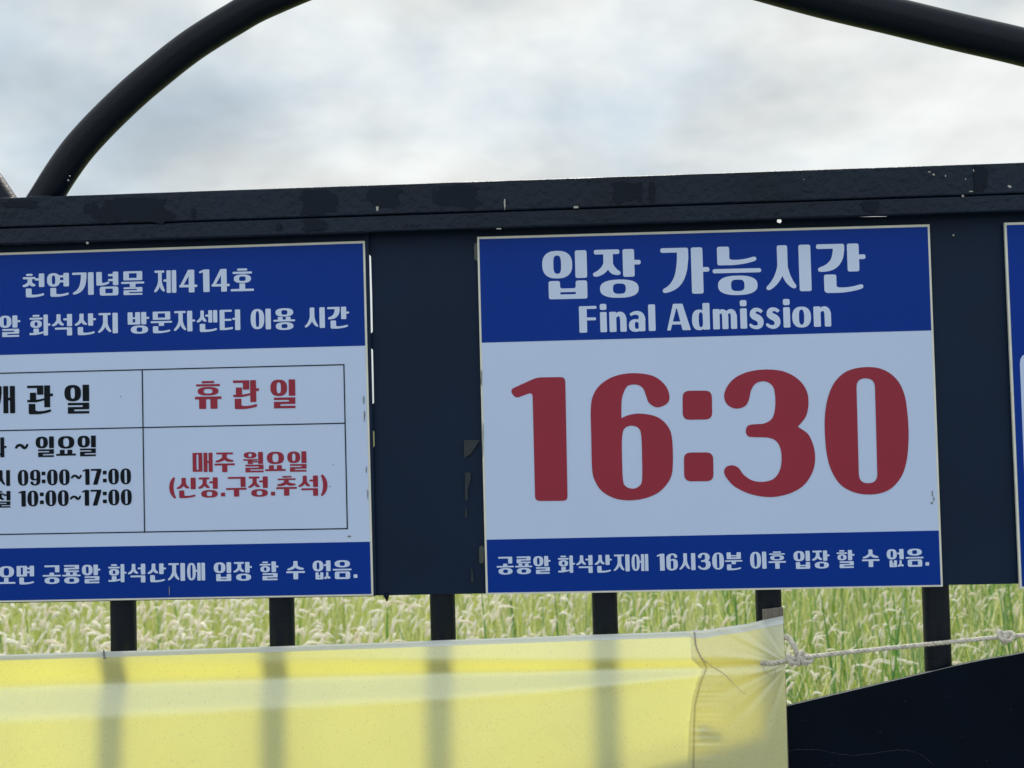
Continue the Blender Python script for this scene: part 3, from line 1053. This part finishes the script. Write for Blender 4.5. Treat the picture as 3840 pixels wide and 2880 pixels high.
# ------------------------------------------------------------------ banner
def fabric_mat(name, col, tcol, fac, sheen=.33):
    m, n, b, o = nodes_mat(name)
    b.inputs['Roughness'].default_value = .42
    b.inputs['Specular IOR Level'].default_value = .55
    t = n.nodes.new('ShaderNodeTexCoord')
    a = n.nodes.new('ShaderNodeTexNoise')
    a.inputs['Scale'].default_value = 420
    a.inputs['Detail'].default_value = 3
    n.links.new(t.outputs['Object'], a.inputs['Vector'])
    a2 = n.nodes.new('ShaderNodeTexNoise')
    a2.inputs['Scale'].default_value = 5
    a2.inputs['Detail'].default_value = 4
    n.links.new(t.outputs['Object'], a2.inputs['Vector'])
    r = n.nodes.new('ShaderNodeMapRange')
    r.inputs['From Min'].default_value = .27
    r.inputs['From Max'].default_value = .42
    r.inputs['To Min'].default_value = .72
    r.inputs['To Max'].default_value = 1
    n.links.new(a.outputs['Fac'], r.inputs['Value'])
    r2 = n.nodes.new('ShaderNodeMapRange')
    r2.inputs['From Min'].default_value = .3
    r2.inputs['From Max'].default_value = .7
    r2.inputs['To Min'].default_value = .93
    r2.inputs['To Max'].default_value = 1.06
    n.links.new(a2.outputs['Fac'], r2.inputs['Value'])
    mm = n.nodes.new('ShaderNodeMath')
    mm.operation = 'MULTIPLY'
    n.links.new(r.outputs[0], mm.inputs[0])
    n.links.new(r2.outputs[0], mm.inputs[1])
    def scaled(c):
        s = n.nodes.new('ShaderNodeVectorMath')
        s.operation = 'SCALE'
        s.inputs[0].default_value = c
        n.links.new(mm.outputs[0], s.inputs['Scale'])
        return s.outputs['Vector']
    n.links.new(scaled(col), b.inputs['Base Color'])
    tr = n.nodes.new('ShaderNodeBsdfTranslucent')
    n.links.new(scaled(tcol), tr.inputs['Color'])
    mx = n.nodes.new('ShaderNodeMixShader')
    mx.inputs[0].default_value = fac
    n.links.new(b.outputs[0], mx.inputs[1])
    n.links.new(tr.outputs[0], mx.inputs[2])
    gl = n.nodes.new('ShaderNodeBsdfAnisotropic')      # satin sheen of the coated weave
    gl.inputs['Color'].default_value = (.86, .95, 1, 1)
    gl.inputs['Roughness'].default_value = .38
    mg = n.nodes.new('ShaderNodeMixShader')
    mg.inputs[0].default_value = sheen
    n.links.new(mx.outputs[0], mg.inputs[1])
    n.links.new(gl.outputs[0], mg.inputs[2])
    n.links.new(mg.outputs[0], o.inputs['Surface'])
    bp = n.nodes.new('ShaderNodeBump')
    bp.inputs['Strength'].default_value = .15
    bp.inputs['Distance'].default_value = .0006
    n.links.new(a.outputs['Fac'], bp.inputs['Height'])
    n.links.new(bp.outputs[0], b.inputs['Normal'])
    n.links.new(bp.outputs[0], tr.inputs['Normal'])
    return m


YELLOW = fabric_mat('yellow_banner_cloth', (.84, .83, .19), (.99, .92, .14), .58)
FOLD = fabric_mat('folded_cloth', (.84, .78, .14), (.97, .88, .18), .64, .12)  # same yellow cloth; golden light through its layers is put into the tint
HEM = fabric_mat('white_hem_cloth', (.72, .76, .84), (.72, .76, .85), .35)
ip = lambda x, tab: float(np.interp(x, [t[0] for t in tab], [t[1] for t in tab]))
TOP = [(-900, 2487), (0, 2459), (1400, 2414), (2000, 2391), (2581, 2369), (2640, 2369), (2712, 2357), (2803, 2345), (2857, 2331), (2936, 2315)]
VAL = [(-900, 2600), (0, 2578), (700, 2556), (1400, 2532), (2000, 2518), (2500, 2502), (2700, 2496), (2945, 2488)]
WY = [(0, 95), (700, 70), (1400, 48), (2000, 36), (2500, 22), (2945, 12)]
WB = [(0, 120), (1400, 95), (2000, 70), (2500, 40), (2945, 20)]
YBN = -0.013


def bump_box(v, a, b, s):
    return sstep(a - s, a + s, v) * (1 - sstep(b - s, b + s, v))


def banner_depth(px, ys):
    """depth offsets (metres, + is away from the viewer) down one column of pixels ys"""
    vc, wy, wb = ip(px, VAL), ip(px, WY), ip(px, WB)
    right = sstep(700, 1700, px)
    fade = 1 - .55 * sstep(2300, 2900, px)
    d, acc = [], 0.0
    tops = ip(px, TOP)
    prev = ys[0]
    for y_ in ys:
        up = .18 * right * bump_box(y_, tops + 8, vc - wy - 14, 12)
        dn = .34 * bump_box(y_, vc - wy, vc - 4, wy * .3 + 2) * fade
        bl = .40 * bump_box(y_, vc + 6, vc + wb, wb * .3 + 2) * fade
        rel = -.07 * sstep(vc + wb - 10, vc + wb + 60, y_)
        sl_ = dn - up - bl + rel
        acc += sl_ * (y_ - prev) * .0004
        prev = y_
        d.append(acc)
    return d


KN = (2950, 2486)
STX = [(2360, 2602), (2420, 2608), (2480, 2636), (2500, 2648), (2560, 2622), (2640, 2602), (2740, 2598), (3000, 2592), (3400, 2590)]


def wrinkle(px, py):
    """creases that fan out from the knot and gathers beside the seam"""
    dx_, dy_ = KN[0] - px, py - KN[1]
    r_ = math.hypot(dx_, dy_) + 1
    w_ = 0.0
    if dx_ > -20:
        th = math.atan2(dy_, max(dx_, 1))
        f = math.exp(-((r_ - 150) / 170) ** 2)
        w_ += 00.00030 * f * math.sin(th * 17 + .6) + .00014 * f * math.sin(th * 31 + 2)
    sx_ = ip(py, [(a, b) for a, b in STX])
    g_ = px - sx_
    if -30 < g_ < 190 and py > 2500:
        w_ += .00026 * math.exp(-(max(g_, 0) / 80.0) ** 2) * (math.sin(py * .12 + math.sin(py * .041) * 3.4) * (.6 + .5 * math.sin(py * .023 + 1)) + .4 * math.sin(py * .27 + math.sin(py * .07) * 2)) * sstep(-30, 10, g_)
    w_ += .0012 * math.sin(px * .0041 + py * .003) + .0005 * math.sin(px * .013 - py * .006)
    return w_


def banner_grid(pxs, rows, yoff, clip_left=None, hem=None):
    """-> verts/faces of cloth over columns pxs; rows = parameters 0..1 from the top edge down"""
    vs = []
    zx = {}
    for px in pxs:
        t0 = ip(px, TOP) if hem is None else ip(px, TOP) + hem[0]
        t1 = 3500 if hem is None else ip(px, TOP) + hem[1]
        full = [ip(px, TOP) + (3500 - ip(px, TOP)) * (k / 400) ** 1.5 for k in range(401)]
        dep = banner_depth(px, full)
        for r_ in rows:
            y_ = t0 + (t1 - t0) * r_
            dd = float(np.interp(y_, full, dep))
            base = P(px + 9 * (y_ - 2315) / 565 * min(max((px - 2400) / 536, 0), 1), y_, YBN)
            w_ = wrinkle(px, y_)
            vs.append((base.x, YBN + dd + w_ + yoff, base.z))
    nr = len(rows)
    fs = [(i * nr + j, i * nr + j + 1, (i + 1) * nr + j + 1, (i + 1) * nr + j) for i in range(len(pxs) - 1) for j in range(nr - 1)]
    return vs, fs


bx = P(1500, 2500, YBN)
banner = thing('banner', 'yellow cloth banner with a white hem strung across the lower bars', 'banner', (bx.x, YBN, 1.0))
pxs = list(np.linspace(-900, 2400, 170)) + list(np.linspace(2404, 2936, 134))
rows = [(k / 260) ** 1.6 for k in range(261)]
vs, fs = banner_grid(pxs, rows, 0)
cl = link('cloth', mesh(vs, fs, True, banner.location), YELLOW, banner)
# white hem folded over the top edge, in front of the cloth
hp = list(np.linspace(-900, 2590, 150))
vs, fs = banner_grid(hp, [0, .1, .35, .65, .92, 1], -.0009, hem=(-3, 18))
link('hem', mesh(vs, fs, True, banner.location), HEM, banner)
hp = list(np.linspace(2592, 2937, 60))
vs, fs = banner_grid(hp, [0, .1, .35, .65, .92, 1], -.0011, hem=(-6, 22))
link('hem', mesh(vs, fs, True, banner.location), HEM, banner)
# doubled-over end of the cloth behind the front layer
FLX = [(2315, 2585), (2460, 2590), (2500, 2628), (2540, 2610), (2600, 2592), (2700, 2578), (2880, 2570), (3500, 2565)]
vs = []
ncol = 40
for j in range(150):
    tj = (j / 149) ** 1.3
    for i in range(ncol):
        y_guess = 2325 + (3480 - 2325) * tj
        xl = ip(y_guess, FLX)
        px = xl + (2938 - xl) * i / (ncol - 1)
        y_ = max(y_guess, ip(px, TOP) + 4 + tj * 10)
        full = [ip(px, TOP), y_]
        base = P(px + 9 * (y_ - 2315) / 565 * min(max((px - 2400) / 536, 0), 1), y_, YBN)
        zz = base
        vs.append([px, y_, base])
fullc = {}
out_v = []
for px, y_, base in vs:
    key = round(px / 8)
    if key not in fullc:
        pp = key * 8
        full = [ip(pp, TOP) + (3500 - ip(pp, TOP)) * (k / 200) ** 1.5 for k in range(201)]
        fullc[key] = (full, banner_depth(pp, full))
    dd = float(np.interp(y_, *fullc[key]))
    stick_bulge = .006 * bump_box(px, 2868, 2990, 14)
    out_v.append((base.x, YBN + dd + wrinkle(px, y_) + .0022 + stick_bulge, base.z))
fs = [(j * ncol + i, j * ncol + i + 1, (j + 1) * ncol + i + 1, (j + 1) * ncol + i) for j in range(149) for i in range(ncol - 1)]
link('folded_end', mesh(out_v, fs, True, banner.location), FOLD, banner)
# small folded corner tab caught in the seam
tab = [(2620, 2660), (2660, 2672), (2700, 2700), (2712, 2716), (2710, 2722), (2640, 2724), (2612, 2716)]
ptsv = [P(a, b, YBN) for a, b in tab]
link('folded_tab', mesh([(p.x, YBN + .0045 + .0, p.z) for p in ptsv], [tuple(range(len(tab)))], origin=banner.location), YELLOW, banner)

THREAD = paint_mat('stitch_thread', (.16, .165, .16), rough=.8, var=.2, vscale=200)
THREADW = paint_mat('pale_thread', (.42, .41, .37), rough=.8, var=.2, vscale=200)


def on_banner(px, y_, off=-.001):
    full = [ip(px, TOP) + (3500 - ip(px, TOP)) * (k / 200) ** 1.5 for k in range(201)]
    dd = float(np.interp(y_, full, banner_depth(px, full)))
    b_ = P(px, y_, YBN)
    return Vector((b_.x, YBN + dd + wrinkle(px, y_) + off, b_.z))


zz = []
k = 0
y_ = 2368
while y_ < 2960:
    x = ip(y_, STX)
    zz.append(on_banner(x + (4 if k % 2 else -4), y_))
    y_ += 5
    k += 1
link('stitching', tube([zz], .00045, 5, origin=banner.location), THREAD, banner)
th = catmull([(2606, 2372), (2609, 2420), (2628, 2462), (2668, 2495), (2712, 2522), (2745, 2556), (2770, 2580), (2792, 2596)], 6)
link('loose_thread', tube([[on_banner(q[0], q[1], -.0022) for q in th]], [.0008] * 16 + [.0005] * 14 + [.0003] * (len(th) - 30), 6, origin=banner.location), THREADW, banner)
th = catmull([(2852, 2490), (2872, 2520), (2892, 2530), (2902, 2522), (2902, 2508), (2895, 2500)], 6)
link('loose_thread', tube([[on_banner(q[0], q[1], -.002) for q in th]], .0003, 5, origin=banner.location), THREADW, banner)
for (a, b) in ((390, 2448), (392, 2460)):
    c = on_banner(a, b, -.0016)
    link('stain', mesh([(c.x - .0018, c.y, c.z - .004), (c.x + .002, c.y, c.z - .005), (c.x + .0014, c.y, c.z + .004), (c.x - .001, c.y, c.z + .005)], [(0, 1, 2, 3)], origin=banner.location), GRIME, banner)

# ------------------------------------------------------------------ wooden stick in the end of the banner
YS = YBN + .0068
A, B = P(2860, 2290, YS), P(2936, 2290, YS)
zt = P(2900, 2281, YS).z
st = link('wooden_stick', box_mesh(A.x - .0002, B.x, YS - .0036, YS + .0036, .55, zt, .0009, origin=((A.x + B.x) / 2, YS, .55)), WOODM)
st.location = ((A.x + B.x) / 2, YS, .55)
for v in st.data.vertices:            # sawn end is not square
    if v.co.z > .5: v.co.z += v.co.x * .10 + random.uniform(-.0004, .0004)
    else: v.co.x += .002
tag(st, 'grey weathered wooden stick whose sawn end stands out of the banner corner', 'stick')

# ------------------------------------------------------------------ rope
rope = thing('rope', 'off-white twisted rope knotted to the banner and stretched to the right across a bar', 'rope', P(3010, 2455, -.02))


def twisted(path, R_, pitch, strands=3, n=None):
    pts_ = [Vector(p) for p in path]
    L_ = [0]
    for a, b in zip(pts_, pts_[1:]): L_.append(L_[-1] + (b - a).length)
    n = n or int(L_[-1] / .0011)
    arr = np.array([tuple(p) for p in pts_])
    s = np.linspace(0, L_[-1], n)
    cen = np.stack([np.interp(s, L_, arr[:, i]) for i in range(3)], 1)
    res = []
    for k in range(strands):
        q = []
        for i in range(n):
            t = Vector(cen[min(i + 1, n - 1)] - cen[max(i - 1, 0)]).normalized()
            a_ = Vector((0, 1, 0)).cross(t).normalized()
            b_ = t.cross(a_)
            ph = 2 * math.pi * (s[i] / pitch + k / strands)
            q.append(Vector(cen[i]) + (a_ * math.cos(ph) + b_ * math.sin(ph)) * R_ * .48)
        res.append(q)
    return res


def rope_part(name, pxy, R_=.0032, depth=-.018, pitch=.020, ydep=None):
    c = catmull(pxy, 6)
    path = []
    for q in c:
        yy = q[2] if len(q) > 2 else depth
        path.append(P(q[0], q[1], yy))
    res = twisted(path, R_, pitch)
    return link(name, tube(res, R_ * .58, 8, origin=rope.location), ROPEM, rope)


rope_part('rope_run', [(3020, 2464, -.020), (3200, 2444, -.020), (3480, 2416, -.019), (3600, 2404, -.019), (3740, 2390, -.019), (3840, 2382, -.019), (4300, 2340, -.018), (5000, 2275, -.016)])
rope_part('rope_loop', [(2936, 2394, -.008), (2947, 2388, -.014), (2962, 2398, -.019), (2978, 2425, -.021), (2988, 2450, -.022), (2996, 2468, -.022)], R_=.0040)
rope_part('rope_end', [(2850, 2484, -.019), (2890, 2486, -.0205), (2930, 2480, -.021), (2965, 2470, -.021), (3000, 2466, -.020), (3025, 2464, -.020)], R_=.0042)


def knot(cx, cy, r_, turns, tilt=.3, yy=-.021, thick=.0032):
    c = P(cx, cy, yy)
    ps = []
    for k in range(turns):
        loop = []
        for i in range(23):
            a = 2 * math.pi * i / 22
            ang = tilt + k * .75
            lx = math.cos(a) * r_ * .42
            lz = math.sin(a) * r_
            x_ = lx * math.cos(ang) - lz * math.sin(ang)
            z_ = lx * math.sin(ang) + lz * math.cos(ang)
            loop.append(Vector((c.x + x_ + (k - (turns - 1) / 2) * .0036, c.y + math.cos(a) * .0052, c.z + z_)))
        ps += twisted(loop, thick * .9, .014)
    return link('knot', tube(ps, thick * .55, 7, origin=rope.location, cap=False), ROPEM, rope)


knot(2968, 2474, .0075, 2, .35)
knot(3012, 2468, .0095, 3, -.25)
knot(3768, 2388, .0095, 3, .55, yy=-.020)
fz = []
for i in range(46):                    # stray fibres
    a = P(random.uniform(2950, 3830), 0, -.02)
    px = random.choice([2968, 3012, 3768, random.uniform(3040, 3830)])
    py = {2968: 2474, 3012: 2468, 3768: 2388}.get(px, float(np.interp(px, [3020, 3480, 3840], [2464, 2416, 2382])))
    p = P(px + random.uniform(-8, 8), py + random.uniform(-8, 8), -.024)
    d = Vector((random.uniform(-1, 1), random.uniform(-.3, .2), random.uniform(-1, 1))).normalized() * random.uniform(.003, .008)
    fz.append([p, p + d * .5 + Vector((0, 0, random.uniform(-.001, .001))), p + d])
o = link('frayed_fibres', tube(fz, .00016, 4, origin=rope.location), ROPEM, rope)
o['kind'] = 'stuff'


# ------------------------------------------------------------------ meadow behind the fence
def leaf_mat(name, cols, tr, rough=.6, spec=.25):
    m, n, b, o = nodes_mat(name)
    b.inputs['Roughness'].default_value = rough
    b.inputs['Specular IOR Level'].default_value = spec
    gi = n.nodes.new('ShaderNodeNewGeometry')
    cr = n.nodes.new('ShaderNodeValToRGB')
    cr.color_ramp.interpolation = 'LINEAR'
    el = cr.color_ramp.elements
    while len(el) < len(cols): el.new(.5)
    for e, (p, c) in zip(el, cols):
        e.position = p
        e.color = (*c, 1)
    n.links.new(gi.outputs['Random Per Island'], cr.inputs['Fac'])
    n.links.new(cr.outputs['Color'], b.inputs['Base Color'])
    t = n.nodes.new('ShaderNodeBsdfTranslucent')
    n.links.new(cr.outputs['Color'], t.inputs['Color'])
    ad = n.nodes.new('ShaderNodeMixShader')
    ad.inputs[0].default_value = tr
    n.links.new(b.outputs[0], ad.inputs[1])
    n.links.new(t.outputs[0], ad.inputs[2])
    n.links.new(ad.outputs[0], o.inputs['Surface'])
    return m


BLADE = leaf_mat('grass_blade', [(0, (.22, .34, .06)), (.35, (.44, .52, .10)), (.55, (.60, .64, .22)), (.75, (.84, .80, .52)), (.88, (.28, .40, .18)), (1, (.94, .88, .72))], .55)
REED = leaf_mat('reed_leaf', [(0, (.07, .19, .055)), (.5, (.15, .31, .06)), (1, (.22, .34, .17))], .45)
FLUFF = leaf_mat('seed_fluff', [(0, (.96, .94, .86)), (.5, (.98, .97, .91)), (1, (.95, .89, .80))], .5, .9, .1)


def np_mesh(name, V, F, m):
    """V (n,3) vertices, F (k,3) triangles"""
    me = bpy.data.meshes.new(name)
    me.vertices.add(len(V))
    me.vertices.foreach_set('co', np.ascontiguousarray(V, np.float32).ravel())
    me.loops.add(len(F) * 3)
    me.loops.foreach_set('vertex_index', np.ascontiguousarray(F, np.int32).ravel())
    me.polygons.add(len(F))
    me.polygons.foreach_set('loop_start', np.arange(0, len(F) * 3, 3, dtype=np.int32))
    me.update(calc_edges=True)
    me.validate()
    return link(name, me, m)


def blades(n, xy, h, wd, lean, seg=4, twist=1.0, leandir=None):
    """n curved tapering leaves rooted at xy"""
    ang = rng.uniform(0, 2 * np.pi, n)
    ld = rng.uniform(0, 2 * np.pi, n) if leandir is None else leandir
    side = np.stack([np.cos(ang), np.sin(ang), np.zeros(n)], 1)
    ldv = np.stack([np.cos(ld), np.sin(ld), np.zeros(n)], 1)
    rows_ = []
    for k in range(seg + 1):
        t = k / seg
        c = np.zeros((n, 3))
        c[:, :2] = xy
        c += ldv * (lean * h * t ** 1.9)[:, None]
        c[:, 2] += h * t * (1 - .22 * lean * t)
        wk = wd * (1 - t ** 2.2) * .5 * (.6 + .4 * min(1, 3 * t))
        if k < seg:
            rows_.append(c - side * wk[:, None])
            rows_.append(c + side * wk[:, None])
        else:
            rows_.append(c)
    nv = 2 * seg + 1
    V = np.stack(rows_, 1).reshape(-1, 3)
    base = np.arange(n)[:, None] * nv
    tri = []
    for k in range(seg - 1):
        a = 2 * k
        tri += [(a, a + 1, a + 3), (a, a + 3, a + 2)]
    a = 2 * (seg - 1)
    tri.append((a, a + 1, a + 2))
    F = (base[:, None, :] + np.array(tri)[None]).reshape(-1, 3)
    return V, F


def scatter(n, ymin, ymax, power=1.6):
    y = ymin + (ymax - ymin) * rng.uniform(0, 1, n) ** power
    x = rng.uniform(-1, 1, n) * (.9 + y * .62)
    return np.stack([x, y], 1)


def clump(x, y):
    return .5 + .25 * (np.sin(x * 5.1 + 1.7 * np.sin(y * 3.3)) + np.sin(y * 6.7 + x * 2.9 + 2.0 * np.sin(x * 7.3)))


def green(x, y):     # 0 = pale heads, 1 = green leaves
    return 1 / (1 + np.exp(-(x - y * .02 + .10) * 2.2))


# leaves
n = 62000
xy = scatter(n, .75, 13)
g_ = green(xy[:, 0], xy[:, 1])
h = rng.normal(.60, .12, n) + g_ * .10 + .10 * (clump(xy[:, 0] * .8, xy[:, 1] * .9 + 4) - .5)
V, F = blades(n, xy, np.clip(h, .25, 1.0), rng.uniform(.003, .0085, n) * (1 + .25 * xy[:, 1] / 4), rng.uniform(.05, .55, n))
o = np_mesh('meadow_grass', V, F, BLADE)
tag(o, 'dense green and straw coloured meadow grass behind the fence bars', 'grass', kind='stuff')
# reeds: broader darker leaves, mostly on the right
n = 5200
xy = scatter(n, .9, 9)
keep = rng.uniform(0, 1, n) < (green(xy[:, 0] - .25, xy[:, 1]) ** 1.6 + .06) * (.25 + 1.2 * clump(xy[:, 0] * 1.3 + 2, xy[:, 1]))
xy = xy[keep]
n = len(xy)
V, F = blades(n, xy, rng.normal(.86, .10, n), rng.uniform(.009, .024, n), rng.uniform(.03, .25, n), seg=5)
o = np_mesh('reed_leaves', V, F, REED)
tag(o, 'broad dark green reed leaves rising through the meadow on the right', 'reeds', kind='stuff')

# seed heads: fine hairs round a bent axis on a thin stalk
n = 17000
xy = scatter(n, .95, 12, 1.25)
keep = rng.uniform(0, 1, n) < (1 - .60 * green(xy[:, 0], xy[:, 1])) * (.35 + 1.1 * clump(xy[:, 0], xy[:, 1]))
xy = xy[keep]
n = len(xy)
hh = np.clip(rng.normal(.79, .075, n), .5, .98)
ld = rng.normal(-.3, .7, n)
lean = rng.uniform(.05, .35, n)
Vs, Fs = blades(n, xy, hh, np.full(n, .0028), lean, seg=4, leandir=ld)
o = np_mesh('seed_stalks', Vs, Fs, BLADE)
tag(o, 'thin straw stalks carrying the white seed heads', 'grass', kind='stuff')
tip = Vs.reshape(n, 9, 3)[:, 8]
prev = Vs.reshape(n, 9, 3)[:, 6:8].mean(1)
gh = green(xy[:, 0], xy[:, 1])
ax = tip - prev
ax[:, 2] += rng.uniform(0, .06, n)
ax /= np.linalg.norm(ax, axis=1)[:, None]
ldv = np.stack([np.cos(ld), np.sin(ld), np.zeros(n)], 1)
fall = ldv * .8 + np.array([0, 0, -.75])
ln = rng.uniform(.024, .066, n) * (1.05 - .2 * gh)
fat = rng.uniform(.0032, .0078, n) * (1.05 - .50 * gh)
droop = np.where(rng.uniform(0, 1, n) < .35, rng.uniform(.6, 1.5, n), rng.uniform(0, .35, n))


def axis_pt(u):
    return tip + ax * (u * ln)[:, None] + fall * (u ** 2 * ln * droop)[:, None]


NR, NS = 6, 6
prof = [.30, .82, 1.0, .92, .62, .12]
V = np.zeros((n, NR, NS, 3))
for k in range(NR):
    u = np.full(n, k / (NR - 1))
    c = axis_pt(u)
    t = ax + fall * (2 * u * droop)[:, None]
    t /= np.linalg.norm(t, axis=1)[:, None]
    e1 = np.cross(t, np.array([.13, 1.0, .07]))
    e1 /= np.linalg.norm(e1, axis=1)[:, None]
    e2 = np.cross(t, e1)
    for j in range(NS):
        a_ = 2 * np.pi * j / NS
        rr = fat * prof[k] * rng.uniform(.72, 1.28, n)
        V[:, k, j] = c + (e1 * math.cos(a_) + e2 * math.sin(a_)) * rr[:, None]
tri = []
for k in range(NR - 1):
    for j in range(NS):
        a_, b_ = k * NS + j, k * NS + (j + 1) % NS
        tri += [(a_, b_, b_ + NS), (a_, b_ + NS, a_ + NS)]
F = (np.arange(n)[:, None, None] * (NR * NS) + np.array(tri)[None]).reshape(-1, 3)
V = V.reshape(-1, 3)
# loose hairs standing off the head
K = 28
u_ = rng.uniform(0, 1, (n, K))
cen = tip[:, None] + ax[:, None] * (u_ * ln[:, None])[..., None] + fall[:, None] * ((u_ ** 2) * (ln * droop)[:, None])[..., None]
d = rng.normal(0, 1, (n, K, 3))
d /= np.linalg.norm(d, axis=2)[..., None]
tang = ax[:, None] + fall[:, None] * (2 * u_ * droop[:, None])[..., None]
tang /= np.linalg.norm(tang, axis=2)[..., None]
d = d + tang * .8
d /= np.linalg.norm(d, axis=2)[..., None]
sd_ = np.cross(d, rng.normal(0, 1, (n, K, 3)))
sd_ /= np.linalg.norm(sd_, axis=2)[..., None]
Vh = np.zeros((n, K, 3, 3))
rad = fat[:, None] * rng.uniform(1.3, 2.4, (n, K))
Vh[:, :, 0] = cen - sd_ * .0011
Vh[:, :, 1] = cen + sd_ * .0011
Vh[:, :, 2] = cen + d * rad[..., None]
F2 = np.arange(n * K * 3).reshape(-1, 3) + len(V)
o = np_mesh('seed_heads', np.concatenate([V, Vh.reshape(-1, 3)]), np.concatenate([F, F2]), FLUFF)
o.data.polygons.foreach_set('use_smooth', [True] * len(o.data.polygons))
tag(o, 'white fluffy seed heads thick over the meadow on the left', 'seed heads', kind='stuff')
